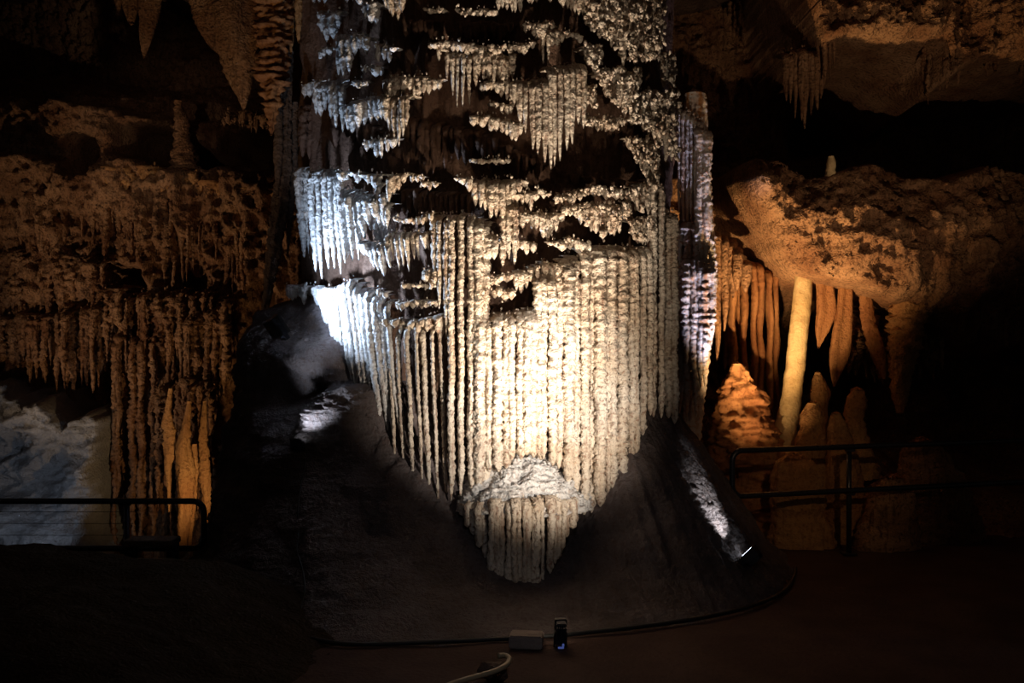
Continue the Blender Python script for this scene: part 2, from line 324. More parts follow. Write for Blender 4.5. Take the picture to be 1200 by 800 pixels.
# --- draperies: (top edge, bottom edge, material, options); edges run left to right
DR = [
 # cool left flank, upper pieces
 ([(375,11),(404,11)], [(375,45),(390,48),(404,24)], 'white', dict(pitch=7, jag=10)),
 ([(420,-2),(450,4)], [(420,8),(435,30),(450,40)], 'white', dict(pitch=7, jag=7)),
 ([(394,38),(420,36),(437,48)], [(394,90),(406,96),(420,66),(437,62)], 'white', dict(pitch=6.5, jag=12)),
 ([(374,57),(390,55)], [(374,72),(390,62)], 'white', dict(pitch=5, jag=5)),
 ([(442,47),(464,55)], [(442,72),(455,74),(464,62)], 'white', dict(pitch=6, jag=5)),
 ([(425,76),(448,77)], [(425,84),(440,91),(448,86)], 'white', dict(pitch=6, jag=5)),
 ([(355,98),(375,92),(390,90),(407,95)], [(355,118),(375,136),(390,146),(397,158),(407,142)], 'white', dict(pitch=6.5, jag=12)),
 ([(412,93),(433,92)], [(412,100),(433,104)], 'white', dict(pitch=5, jag=4)),
 ([(405,120),(425,112),(452,107)], [(405,148),(418,158),(430,142),(440,152),(452,136)], 'white', dict(pitch=6.5, jag=13)),
 ([(446,108),(480,106)], [(446,128),(458,160),(465,176),(474,166),(480,116)], 'cream', dict(pitch=5, jag=9, R=R_DR+.05)),
 ([(427,161),(464,162)], [(427,176),(446,184),(464,174)], 'white', dict(pitch=6, jag=6)),
 ([(450,92),(462,87),(490,86),(522,91)], [(450,116),(480,115),(500,117),(512,106),(522,97)], 'cream', dict(pitch=5.5, jag=9)),
 ([(365,-20),(395,-20)], [(365,5),(395,4)], 'white', dict(pitch=6, jag=8)),
 ([(400,-20),(445,-20)], [(400,3),(445,1)], 'white', dict(pitch=6, jag=6)),
 # warm upper tiers
 ([(450,-20),(473,-20)], [(450,12),(462,26),(473,12)], 'cream', dict(pitch=5, jag=8)),
 ([(497,11),(523,10)], [(497,15),(510,17),(523,17)], 'cream', dict(pitch=5, jag=3)),
 ([(534,10),(584,10)], [(534,15),(555,19),(584,18)], 'cream', dict(pitch=5, jag=4)),
 ([(582,-20),(614,-20)], [(582,14),(600,22),(614,18)], 'cream', dict(pitch=5, jag=8)),
 ([(618,-20),(690,-20)], [(618,4),(650,6),(668,20),(690,16)], 'cream', dict(pitch=5, jag=8)),
 ([(502,50),(530,46),(560,50),(590,53),(626,48)], [(502,57),(530,62),(560,68),(600,64),(612,66),(626,55)], 'cream', dict(pitch=5.5, jag=6, R=R_DR+.03)),
 ([(513,54),(556,56)], [(513,70),(519,88),(527,104),(538,132),(556,118)], 'cream', dict(pitch=6.5, jag=9, fat=0.85, tip=.7, R=R_DR+.02)),
 ([(555,55),(606,58)], [(555,96),(580,104),(598,112),(606,72)], 'cream', dict(pitch=5.5, jag=10, R=R_DR)),
 ([(562,96),(602,90)], [(562,106),(580,112),(602,118)], 'cream', dict(pitch=6, jag=5)),
 ([(572,119),(604,118)], [(572,126),(590,134),(604,136)], 'cream', dict(pitch=6, jag=4)),
 ([(547,134),(580,134),(614,143)], [(547,142),(572,150),(590,158),(606,164),(614,162)], 'cream', dict(pitch=5.5, jag=8, R=R_DR+.02)),
 ([(553,186),(600,186)], [(553,191),(600,194)], 'cream', dict(pitch=5, jag=3, R=R_DR-.03)),
 ([(614,25),(650,24)], [(614,40),(632,48),(650,40)], 'cream', dict(pitch=5, jag=7, R=R_DR+.02)),
 ([(634,30),(645,30)], [(634,70),(640,78),(645,66)], 'cream', dict(pitch=5, jag=5, R=R_DR+.04, tip=.7)),
 ([(645,34),(667,33)], [(645,58),(655,52),(667,46)], 'cream', dict(pitch=5, jag=6)),
 ([(664,38),(686,40)], [(664,44),(680,50),(686,46)], 'cream', dict(pitch=5, jag=4)),
 ([(599,88),(644,86)], [(599,112),(610,148),(620,166),(630,184),(638,192),(644,196)], 'cream', dict(pitch=6.6, jag=7, R=R_DR+.08, spread=.015, amp=.32, fat=1.05)),
 ([(642,72),(687,68)], [(642,198),(650,200),(658,190),(664,178),(672,168),(676,152),(687,150)], 'cream', dict(pitch=6.6, jag=7, R=R_DR+.08, spread=.015, amp=.32, fat=1.05)),
 # right upper, coral crusted
 ([(685,-15),(720,-15),(780,-15)], [(685,30),(700,44),(716,52),(730,76),(746,78),(762,72),(776,70),(782,40)], 'cream', dict(pitch=7, jag=9, pop=1.0)),
 ([(685,50),(706,54)], [(685,70),(696,84),(706,80)], 'cream', dict(pitch=7, jag=6, pop=1.0)),
 ([(700,82),(750,80)], [(700,94),(714,116),(724,130),(734,136),(750,104)], 'cream', dict(pitch=7, jag=9, pop=1.0)),
 ([(738,112),(760,104),(796,106)], [(738,148),(756,154),(768,170),(780,186),(796,190)], 'cream', dict(pitch=6.5, jag=10, pop=.9)),
 ([(685,138),(732,136)], [(685,150),(710,154),(724,158),(732,150)], 'cream', dict(pitch=6, jag=7, pop=.9, R=R_DR-.03)),
 ([(685,100),(700,100)], [(685,124),(700,130)], 'cream', dict(pitch=6, jag=5, pop=.8)),
 ([(735,160),(772,162)], [(735,172),(748,196),(758,214),(772,230)], 'cream', dict(pitch=6, jag=6, pop=.9)),
 ([(776,60),(792,62)], [(776,100),(792,105)], 'cream', dict(pitch=6, jag=9, pop=.5, R=R_DR-.05)),
 # second tier, left white drapes
 ([(347,196),(360,198),(402,198)], [(347,292),(358,316),(368,330),(378,320),(388,326),(402,312)], 'white', dict(pitch=7, jag=12, lean=6, amp=.45)),
 ([(398,199),(428,204),(446,198)], [(398,216),(412,212),(428,214),(446,232)], 'white', dict(pitch=6, jag=6)),
 ([(398,222),(426,228),(452,242)], [(398,306),(408,300),(416,292),(426,266),(434,266),(452,262)], 'white', dict(pitch=6.5, jag=12, lean=6)),
 ([(420,282),(455,284)], [(420,298),(436,318),(455,322)], 'white', dict(pitch=6, jag=8, lean=5)),
 ([(392,216),(456,236)], [(392,312),(415,298),(430,262),(440,300),(456,322)], 'white', dict(pitch=6.5, jag=18, R=R_DR-.10, lean=6)),
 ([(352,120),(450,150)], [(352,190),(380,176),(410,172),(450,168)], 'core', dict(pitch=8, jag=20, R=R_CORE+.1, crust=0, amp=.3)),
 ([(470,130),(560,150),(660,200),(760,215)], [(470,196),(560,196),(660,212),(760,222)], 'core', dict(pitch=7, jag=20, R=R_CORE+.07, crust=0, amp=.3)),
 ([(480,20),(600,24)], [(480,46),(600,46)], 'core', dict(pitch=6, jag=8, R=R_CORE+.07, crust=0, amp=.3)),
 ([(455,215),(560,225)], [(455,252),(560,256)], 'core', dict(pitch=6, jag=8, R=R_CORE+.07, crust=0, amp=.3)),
 ([(440,205),(458,240)], [(440,262),(458,280)], 'white', dict(pitch=6, jag=9)),
 ([(453,203),(480,202),(498,206)], [(453,240),(464,226),(478,212),(498,209)], 'cream', dict(pitch=5.5, jag=7)),
 ([(496,211),(515,212)], [(496,220),(506,224),(515,214)], 'cream', dict(pitch=5, jag=4)),
 ([(526,208),(560,206),(592,206),(623,210)], [(526,213),(546,222),(556,240),(566,244),(576,258),(592,262),(608,228),(623,213)], 'cream', dict(pitch=6.5, jag=7, R=R_DR+.03)),
 ([(588,230),(608,232)], [(588,300),(608,310)], 'cream', dict(pitch=6.5, jag=8)),
 ([(461,256),(484,254),(508,248)], [(461,262),(484,264),(508,262)], 'cream', dict(pitch=5.5, jag=4)),
 ([(450,272),(480,268),(510,271)], [(450,318),(466,320),(476,326),(484,312),(498,292),(510,306)], 'cream', dict(pitch=5.5, jag=14, fat=.95, tip=.6, lean=4)),
 ([(496,314),(516,312)], [(496,328),(516,345)], 'cream', dict(pitch=6, jag=6, pop=.5)),
 ([(472,332),(506,331)], [(472,338),(506,340)], 'cream', dict(pitch=5, jag=3)),
 ([(464,352),(516,350)], [(464,360),(478,366),(490,361),(516,358)], 'cream', dict(pitch=5.5, jag=5)),
 # third tier left
 ([(336,333),(362,333)], [(336,346),(350,358),(362,352)], 'white', dict(pitch=5.5, jag=7, R=R_DR+.02)),
 ([(356,336),(385,334),(410,325),(422,334)], [(356,356),(370,392),(380,418),(392,445),(404,455),(414,474),(422,494)], 'white', dict(pitch=6.5, jag=8, lean=16, amp=.4, tip=.25)),
 ([(420,336),(440,342),(456,352)], [(420,494),(432,508),(444,514),(456,520)], 'white', dict(pitch=6.5, jag=9, lean=18, amp=.4, tip=.3)),
 ([(436,340),(457,338)], [(436,348),(446,352),(457,346)], 'white', dict(pitch=5.5, jag=5, R=R_DR+.04)),
 ([(450,372),(484,376),(523,364)], [(450,384),(484,390),(523,392)], 'cream', dict(pitch=5.5, jag=8)),
 ([(452,380),(522,376)], [(452,560),(470,585),(490,600),(522,606)], 'cream', dict(pitch=10, jag=14, fat=.5, tip=.3, lean=9, crust=.3)),
 # the tall pillars
 ([(505,248),(526,246)], [(505,330),(512,360),(526,440)], 'cream', dict(pitch=7, jag=30, fat=.9, tip=.3)),
 ([(526,246),(560,248)], [(526,586),(560,588)], 'cream', dict(pitch=10.5, jag=10, fat=.78, tip=.1, R=R_DR+.03, spread=.01)),
 ([(558,250),(575,258)], [(558,582),(575,572)], 'cream', dict(pitch=9, jag=6, fat=1.1, tip=.06, R=R_DR+.02)),
 ([(572,272),(592,276)], [(572,308),(592,312)], 'cream', dict(pitch=7, jag=6)),
 # middle tiers
 ([(604,224),(625,220),(646,225)], [(604,236),(616,242),(624,246),(634,232),(646,229)], 'cream', dict(pitch=5.5, jag=6)),
 ([(604,250),(630,245),(665,248)], [(604,262),(618,266),(632,272),(641,285),(650,272),(665,258)], 'cream', dict(pitch=6, jag=8)),
 ([(604,281),(632,282)], [(604,292),(620,298),(632,290)], 'cream', dict(pitch=6, jag=5)),
 ([(652,232),(680,222),(700,218),(736,222),(768,206)], [(652,238),(672,238),(690,230),(710,232),(736,236),(768,262)], 'cream', dict(pitch=6, jag=5, pop=1.0)),
 ([(660,246),(690,236),(740,238)], [(660,250),(684,262),(700,276),(709,290),(716,276),(726,270),(740,256)], 'cream', dict(pitch=6, jag=9, pop=.8, R=R_DR+.02)),
 ([(738,258),(766,250)], [(738,276),(752,288),(766,282)], 'cream', dict(pitch=6, jag=5, pop=1.0)),
 ([(644,284),(668,278),(692,284)], [(644,290),(668,294),(692,298)], 'cream', dict(pitch=6, jag=5, pop=.5)),
 ([(574,324),(600,318),(626,310),(648,303),(668,308)], [(574,334),(600,336),(610,343),(620,340),(630,336),(668,340)], 'cream', dict(pitch=6, jag=8)),
 ([(561,334),(602,338)], [(561,348),(580,352),(602,350)], 'cream', dict(pitch=7, jag=5)),
 # the brightest fluted wall
 ([(560,366),(600,362),(632,358)], [(560,572),(576,552),(598,548),(602,536),(632,538)], 'cream', dict(pitch=8.5, jag=4, R=R_DR+.05, tip=.05, spread=.03, amp=.55)),
 ([(628,318),(664,312)], [(628,538),(640,542),(650,548),(658,554),(664,560)], 'cream', dict(pitch=8.5, jag=4, R=R_DR+.03, tip=.05, spread=.03, amp=.55)),
 ([(662,300),(692,286),(716,284)], [(662,560),(674,582),(686,604),(694,602),(704,592),(716,578)], 'cream', dict(pitch=10, jag=5, R=R_DR, tip=.05, spread=.03)),
 ([(714,284),(740,286)], [(714,578),(728,566),(740,548)], 'cream', dict(pitch=10, jag=5, R=R_DR, tip=.05, spread=.03)),
 ([(738,290),(768,284)], [(738,550),(746,536),(754,512),(762,490),(768,486)], 'cream', dict(pitch=6.5, jag=5, R=R_DR+.02, tip=.05, spread=.01)),
 ([(764,214),(782,208)], [(764,490),(782,496)], 'cream', dict(pitch=7, jag=5, R=R_DR+.01, tip=.05, spread=.01)),
 ([(780,246),(797,250)], [(780,496),(797,500)], 'cream', dict(pitch=6.5, jag=8, R=R_DR-.02, tip=.05)),
]
for i, (tp, bt, mk, kw) in enumerate(DR):
    kw = dict(kw); pop = kw.pop('pop', 0)
    mb = MB()
    curtain(mb, tp, bt, seed=i, **kw)
    if pop:
        popcorn(mb, tp, [(a, b - 4) for a, b in bt], R=kw.get('R', R_DR) + .03, dens=pop, seed=i)
    cpart(mb.finish('drapery', M[mk], col, freq=75, oct=3, bead=.5, stretch=.65))

# the dome low on the front and the fringe hanging from its rim
DX, DY = 0.065, 7.06
nu, nv = 160, 90
T, Q = np.meshgrid(np.linspace(0, 2 * math.pi, nu, endpoint=False), np.linspace(0.02, 1.0, nv))
rad = 0.52 * Q ** 0.8; hz = 1.0 - 0.40 * Q ** 1.5 - 0.12 * np.clip(Q - .92, 0, 1)
q = np.stack([rad * np.cos(T), rad * np.sin(T), hz], -1).reshape(-1, 3) + np.array([DX, DY, 0])
q = q + np.stack([np.cos(T).ravel(), np.sin(T).ravel(), 0.8 + 0 * T.ravel()], -1) * (0.03 * fbm(q * 9, 3) + 0.016 * fbm(q * 45, 3))[:, None]
cpart(tag(build('dome', q, grid_faces(nu, nv, True), np.zeros((0, 3)), M['white'], col), 'rounded crusty dome low on the column front'))
mb = MB()
curtain(mb, [(541,592),(575,588),(610,588),(650,582),(680,586)], [(541,602),(550,622),(562,646),(576,676),(590,690),(612,692),(630,690),(642,682),(656,652),(670,622),(680,602)],
        pitch=6.5, jag=5, R=0.51, xc=DX, yc=DY, back=.12, tip=.08, amp=.4, seed=400, crust=.4, irr=.25)
cpart(tag(mb.finish('fringe', M['cream'], col, freq=30, bead=.5), 'fluted fringe under the dome'))

# flaring base of the column: radius by direction and height
BX, BY = 0.3, 8.2
phis = [-60, -30, 0, 30, 60, 75, 90, 105, 120, 135, 150, 165, 180, 210, 240]
zs = [-0.15, 0.0, 0.2, 0.5, 0.9, 1.3, 1.7, 2.0, 2.3]
tab = np.array([
 [2.0,1.9,1.7,1.5,1.2,.9,.6,.4,.2],
 [2.0,1.9,1.7,1.5,1.2,.9,.6,.4,.2],
 [2.0,1.9,1.7,1.5,1.22,.92,.6,.4,.2],
 [2.05,1.92,1.73,1.53,1.27,.98,.6,.4,.2],
 [2.2,2.08,1.86,1.62,1.32,.97,.6,.4,.2],
 [2.35,2.12,1.60,1.32,1.10,.9,.6,.4,.2],
 [2.55,2.24,1.47,1.12,.9,.8,.6,.4,.2],
 [2.75,2.46,1.70,1.24,.9,.8,.6,.4,.2],
 [3.0,2.76,2.28,1.72,1.28,1.0,.8,.6,.2],
 [3.0,2.80,2.52,2.16,1.70,1.2,.9,.6,.3],
 [3.0,2.80,2.64,2.52,2.30,1.80,1.1,.8,.4],
 [2.95,2.80,2.68,2.60,2.52,2.40,2.26,1.9,1.0],
 [2.95,2.80,2.74,2.68,2.64,2.60,2.52,2.42,1.6],
 [2.95,2.80,2.74,2.68,2.64,2.60,2.5,2.4,1.6],
 [2.9,2.7,2.6,2.5,2.4,2.2,2.0,1.8,1.2]])
nu, nv = 620, 330
ph = np.linspace(-60, 240, nu); zz = np.linspace(-0.15, 2.3, nv)
A = np.array([np.interp(ph, phis, tab[:, k]) for k in range(len(zs))])
RB = np.array([np.interp(zz, zs, A[:, i]) for i in range(nu)]).T       # (nv, nu)
def blur(a, n, ax):
    k = np.hanning(n + 2)[1:-1]; k /= k.sum(); p = n // 2
    pad = [(0, 0), (0, 0)]; pad[ax] = (p, p)
    a = np.pad(a, pad, mode='edge')
    return np.apply_along_axis(lambda r: np.convolve(r, k, 'valid'), ax, a)
RB = blur(blur(RB, 25, 1), 21, 0)
PH, ZZ = np.meshgrid(np.radians(ph), zz)
px_ = np.stack([BX + RB * np.cos(PH), BY - RB * np.sin(PH), ZZ], -1).reshape(-1, 3)
RBf = RB.ravel().copy(); PD = np.degrees(PH).ravel(); Zf = ZZ.ravel()
leftm = sst(112, 135, PD)
n_big = fbm(px_ * 2.2, 3) * (0.03 + 0.05 * leftm)
n_rip = perlin(px_ * np.array([2.2, 2.2, 8.5])) * 0.035 * leftm
n_str = perlin(np.stack([PD * 0.55, PD * 0.1, Zf * 1.2], -1)) * 0.04 + ridged(np.stack([PD * 0.3, PD * 0.05, Zf * 1.6], -1), 2) * .012 * (1 - leftm)
n_fin = fbm(px_ * 26, 3) * (0.007 + .008 * leftm)
lump = np.exp(-((PD - 145) / 6.0) ** 2) * np.where(Zf < 1.40, np.exp(-((Zf - 1.40) / 0.30) ** 2), np.exp(-((Zf - 1.40) / 0.045) ** 2))
hole = np.exp(-((PD - 158) / 3.5) ** 2 - ((Zf - 1.36) / 0.08) ** 2)
chunk = ridged(px_ * 13, 3) * 0.05 * np.clip(lump * 1.6, 0, 1)
rpatch = np.exp(-((PD - 43) / 9.0) ** 2 - ((Zf - .45) / .3) ** 2)
chunk2 = ridged(px_ * 20, 2) * 0.028 * np.clip(rpatch * 1.5, 0, 1)
knob = np.exp(-((PD - 156) / 4.5) ** 2 - ((Zf - 1.66) / 0.17) ** 2)
RBf += 0.42 * knob + n_big + n_rip + n_str + n_fin + 0.40 * lump - 0.28 * hole + chunk + chunk2
V = np.stack([BX + RBf * np.cos(PH).ravel(), BY - RBf * np.sin(PH).ravel(), Zf + 0.02 * fbm(px_ * 6 + 4, 2)], -1)
nb = len(V)
V = np.vstack([V, [(BX, BY, 2.35)]])
cap = np.array([(nb, (nv - 1) * nu + i + 1, (nv - 1) * nu + i) for i in range(nu - 1)])
cpart(tag(build('base_mound', V, grid_faces(nu, nv)[:, ::-1], cap, M['mound'], col), 'dark brown flaring flowstone base'))

# ------------------------------------------------------------------ free-standing shapes from a profile
def spindle(mb, prof, D, depth=0.8, amp=0.2, seg=16, step=3.0, dD=0.0, flutes=0, cap_top=True, fdepth=.15):
    """prof: (py, centre px, half width px) from top to bottom, standing D metres away"""
    ys = [p[0] for p in prof]
    n = max(6, int((ys[-1] - ys[0]) / step))
    y = np.linspace(ys[0], ys[-1], n)
    cx = np.interp(y, ys, [p[1] for p in prof]); hw = np.interp(y, ys, [p[2] for p in prof])
    k = np.hanning(7)[1:-1]; k /= k.sum()
    if n > 12:
        cx = np.convolve(np.pad(cx, 2, 'edge'), k, 'valid'); hw2 = np.convolve(np.pad(hw, 2, 'edge'), k, 'valid'); hw2[-2:] = hw[-2:]; hw2[:2] = hw[:2]; hw = hw2
    Dy = D + dD * np.linspace(0, 1, n)
    s = Dy / F
    path = np.stack([(cx - 600) * s, Dy, EYE - (y - 400) * s], -1)
    mb.tube(path, np.maximum(hw * s, .002), np.maximum(hw * s * depth, .002), amp, seg, .2, cap_top)
    if flutes:
        v = mb.v[-1]; d = mb.d[-1]; a = mb.a[-1]
        m = n * seg
        ang = np.tile(np.arange(seg) / seg * 2 * math.pi, n)
        off = (np.repeat(hw * s, seg) * fdepth * np.cos(ang * flutes + np.repeat(y, seg) * .01))
        v[:m] += d[:m] * off[:, None]

def formation(name, label, cat, parts, mat, group=None, freq=30, bead=.4, lumpy=0.0, stretch=1.0):
    """one stone formation as one mesh, its origin at its base"""
    mb = MB()
    for f, a, k in parts: f(mb, *a, **k)
    o = mb.finish(name, M[mat], None, freq=freq, bead=bead, lumpy=lumpy, stretch=stretch)
    me = o.data; co = np.empty(len(me.vertices) * 3, dtype=np.float32); me.vertices.foreach_get('co', co); co = co.reshape(-1, 3)
    base = np.array([(co[:, 0].min() + co[:, 0].max()) / 2, (co[:, 1].min() + co[:, 1].max()) / 2, co[:, 2].min()], dtype=np.float32)
    me.vertices.foreach_set('co', (co - base).ravel()); me.update(); o.location = base.tolist()
    return tag(o, label, cat, group, 'thing')
S = lambda prof, D, **k: (spindle, (prof, D), k)
def flatc(D):
    """big radius so that a curtain hangs along a nearly flat wall D away"""
    return dict(xc=0.0, yc=D + 40.0, R=40.0, spread=.06)
def CU(top, bot, D, **k):
    a = flatc(D); a.update(k)
    return (curtain, (top, bot), a)

# ------------------------------------------------------------------ walls
def sheet(name, u0, u1, v0, v1, step, Dn, fun, mat):
    us = np.arange(u0, u1 + step, step); vs = np.arange(v0, v1 + step, step)
    U, W = np.meshgrid(us, vs)
    X = (U - 600) / F * Dn; Zw = EYE - (W - 400) / F * Dn
    u = U.ravel(); v = W.ravel()
    Y = fun(u, v, X.ravel(), Zw.ravel())
    q = np.stack([X.ravel(), Y, Zw.ravel()], -1)
    o = build(name, q, grid_faces(len(us), len(vs))[:, ::-1], np.zeros((0, 3)), mat)
    return tag(o, kind='structure')
def G(u, v, cu, cv, su, sv, p=2):
    return np.exp(-np.abs((u - cu) / su) ** p - np.abs((v - cv) / sv) ** p)

def left_fun(u, v, x, z):
    q = np.stack([x, x * 0 + 3.1, z], -1)
    wob = 14 * fbm(q * 1.6, 3)
    vv = v + wob - 0.07 * (u - 120)                # strata dip to the right
    d = 10.4 + 0 * u
    d -= 0.32 * sst(183, 196, vv) * (1 - sst(205, 300, vv) * .8)     # ledge
    d += 0.5 * (1 - sst(112, 140, vv)) + 1.2 * (1 - sst(40, 120, vv))
    for cu, cv, su, sv, dep in ((168,168,24,17,1.6),(216,184,20,15,1.5),(246,192,14,13,1.4),(285,180,25,24,1.6),(100,182,14,18,.9),(150,333,28,18,.7),(222,325,24,26,.45),(52,400,12,26,.8),(95,545,10,30,.0),(125,490,14,36,1.0),(172,430,14,18,.7)):
        d += dep * G(u, v + wob * .6, cu, cv, su, sv, 4)
    flt = perlin(np.stack([x * 9, x * 0, z * 0.9], -1)) * sst(200, 250, v) * 0.16
    flt += perlin(np.stack([x * 21, x * 0 + 5, z * 1.5], -1)) * sst(200, 250, v) * 0.07
    d -= flt
    d += fbm(q * 1.1, 3) * 0.25 - ridged(q * 4.5, 3) * 0.075 - ridged(q * np.array([13, 13, 8.]), 3) * 0.07
    d += 0.35 * sst(330, 470, v) * (u > 60)
    return d
sheet('wall_left', -330, 385, -230, 690, 2.4, 10.4, left_fun, M['wall'])

def right_fun(u, v, x, z):
    q = np.stack([x, x * 0 + 8.7, z], -1)
    wob = 10 * fbm(q * 1.7, 3)
    d = 10.4 + 0 * u
    vv = v + wob
    # hanging upper mass
    low = np.interp(u, [790, 905, 930, 975, 1000, 1062, 1085, 1110, 1400], [-160, -60, 90, 92, 88, 132, 112, 104, 95])
    d -= 0.9 * (1 - sst(low - 12, low + 14, vv)) - 0.0
    d += 1.6 * sst(low - 6, low + 8, vv) * (1 - sst(196, 216, vv))
    # the ledge block
    dtop = 222 + 0.02 * (u - 840) + 8 * np.sin(u * .05)
    lowr = np.interp(u, [820, 838, 852, 868, 888, 915, 960, 1010, 1080, 1200, 1400], [240, 256, 272, 298, 326, 336, 346, 372, 400, 420, 430])
    blk = sst(dtop - 10, dtop + 4, vv) * (1 - sst(lowr - 8, lowr + 14, vv)) * sst(822, 846, u)
    d -= 1.15 * blk
    d -= 0.25 * blk * np.sin(np.clip((v - dtop) / np.maximum(lowr - dtop, 20), 0, 1) * math.pi)
    # recess below, floor-side rubble
    d += 0.5 * sst(340, 380, v) * (1 - sst(470, 520, v))
    for cu, cv, su, sv, dep in ((860,430,24,30,.8),(1000,455,70,32,1.2),(1030,500,50,22,1.0),(1120,500,90,60,1.0),(1020,112,40,30,.9)):
        d += dep * G(u, vv, cu, cv, su, sv, 4)
    d -= 2.1 * sst(505, 660, v)
    flt = perlin(np.stack([x * 10, x * 0, z * 1.0], -1)) * 0.10 + perlin(np.stack([x * 24, x * 0 + 5, z * 1.6], -1)) * 0.045
    d -= flt * np.clip(sst(960, 1060, u) + sst(330, 350, v) + (v < 130), 0, 1)
    d += fbm(q * 1.2, 3) * 0.22 - ridged(q * 5, 3) * 0.075 - ridged(q * 16, 3) * 0.042
    d += 0.10 * perlin(q * np.array([5., 5., 3.])) * sst(500, 560, v)
    return d
sheet('wall_right', 770, 1430, -230, 745, 2.4, 10.4, right_fun, M['wall'])

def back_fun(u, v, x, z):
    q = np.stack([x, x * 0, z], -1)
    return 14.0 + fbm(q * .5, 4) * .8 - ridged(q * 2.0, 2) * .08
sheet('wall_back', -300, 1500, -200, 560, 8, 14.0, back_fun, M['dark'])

# ceiling and floor
def terrain(name, x0, x1, y0, y1, step, fun, mat, up=True):
    xs = np.arange(x0, x1 + step, step); ys = np.arange(y0, y1 + step, step)
    X, Y = np.meshgrid(xs, ys)
    Z = fun(X.ravel(), Y.ravel())
    f = grid_faces(len(xs), len(ys))
    return build(name, np.stack([X.ravel(), Y.ravel(), Z], -1), f if up else f[:, ::-1], np.zeros((0, 3)), mat)
def ceil_fun(x, y):
    q = np.stack([x, y, 0 * x], -1)
    return 5.9 + fbm(q * .7, 4) * .35 - ridged(q * 2.5, 3) * .12
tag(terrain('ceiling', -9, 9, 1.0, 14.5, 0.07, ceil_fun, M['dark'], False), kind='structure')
def floor_fun(x, y):
    q = np.stack([x, y, 0 * x], -1)
    return -0.012 - .6 * sst(2.6, 3.3, -x) * sst(6.4, 7.2, y) + fbm(q * 1.5, 3) * .012 + fbm(q * 12, 2) * .004
tag(terrain('floor', -9, 9, 1.0, 14.5, 0.05, floor_fun, M['floor']), kind='structure')

# dark rock bank in the left foreground
def fore_fun(x, y):
    q = np.stack([x, y, 0 * x], -1)
    # crest falls towards the right
    d = (x + 1.15) + (y - 5.4) * -0.25
    h = 0.37 * (1 - sst(-1.15, 0.15, d)) - 0.10 * sst(0.05, .25, d)
    h = h + 0.10 * (1 - sst(-2.4, -1.0, d))
    h = h * sst(3.2, 5.0, y) - .12 * sst(6.3, 6.9, y) * 4
    return h + fbm(q * 1.8, 3) * .05 + ridged(q * 6, 2) * .012 - .03
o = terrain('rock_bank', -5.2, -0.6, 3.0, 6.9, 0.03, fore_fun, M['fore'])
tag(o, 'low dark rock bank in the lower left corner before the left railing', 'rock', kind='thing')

# grey rock face low on the left, behind the railing
def grey_fun(u, v, x, z):
    q = np.stack([x, x * 0 + 1.3, z], -1)
    top = np.interp(u, [-80, 0, 30, 55, 75, 100, 120], [440, 446, 470, 466, 494, 480, 482]) + 9 * fbm(q * 6, 2)
    d = 9.75 + 1.3 * (1 - sst(top - 12, top + 10, v)) + 1.2 * sst(112, 120, u + 4 * fbm(q * 5, 2))
    d -= 0.30 * perlin(np.stack([x * 1.4 + z * 1.2, x * 0, z * 2.6 - x * .8], -1))
    d += fbm(q * 2, 3) * .12 - ridged(q * np.array([4, 4, 9.]), 3) * .08
    d -= ridged(q * 9, 3) * .06 * (1 - sst(470, 560, v + (u - 60) * .6))
    d -= .9 * sst(560, 680, v)
    return d
us = None
o = sheet('boulder', -140, 124, 425, 700, 2.2, 9.75, grey_fun, M['grey'])
tag(o, 'grey limestone boulder face behind the left railing', 'boulder', kind='thing')

# ------------------------------------------------------------------ pillars beside the column
RP = dict(xc=1.62, yc=8.75, R=0.22, back=.15, spread=.02)
formation('flowstone_pillar', 'slender violet white and orange pillar hugging the right side of the great column', 'pillar', [
    (curtain, ([(794,128),(812,132),(830,146)], [(794,258),(812,268),(824,240),(830,226)]), dict(RP, pitch=4.5, jag=18, tip=.3, amp=.35, seed=501, fat=1)),
    (curtain, ([(816,146),(834,152)], [(816,350),(834,300)]), dict(RP, R=.27, pitch=8, jag=20, tip=.3, amp=.25, seed=502)),
    (curtain, ([(796,262),(818,264),(842,280)], [(796,492),(812,490),(826,460),(842,350)]), dict(RP, R=.28, pitch=5, jag=18, tip=.2, amp=.45, seed=503, irr=.3)),
    (curtain, ([(800,300),(838,306)], [(800,420),(820,470),(838,400)]), dict(RP, R=.34, pitch=8, jag=16, tip=.3, amp=.4, seed=504)),
    S([(110,815,12),(200,815,17),(330,818,22),(420,815,16),(560,806,10)], 8.75, depth=.9, amp=.2, seg=24)],
    'pillar', freq=40, bead=.9)
formation('flowstone_drapery', 'grey drapery tapering to a long spike left of the column above the box lamp', 'drapery', [
    S([(60,340,4),(130,336,5),(200,333,8),(260,326,9),(320,318,7),(360,311,4),(384,309,1.2)], 8.6, depth=.7, amp=.6, flutes=5, seg=24),
    S([(120,345,5),(200,343,6),(250,340,4),(300,337,1)], 8.65, depth=.7, amp=.3),
    S([(110,327,4),(180,326,6),(230,325,1.5)], 8.55, depth=.7, amp=.3)], 'dark', freq=30, bead=.5)

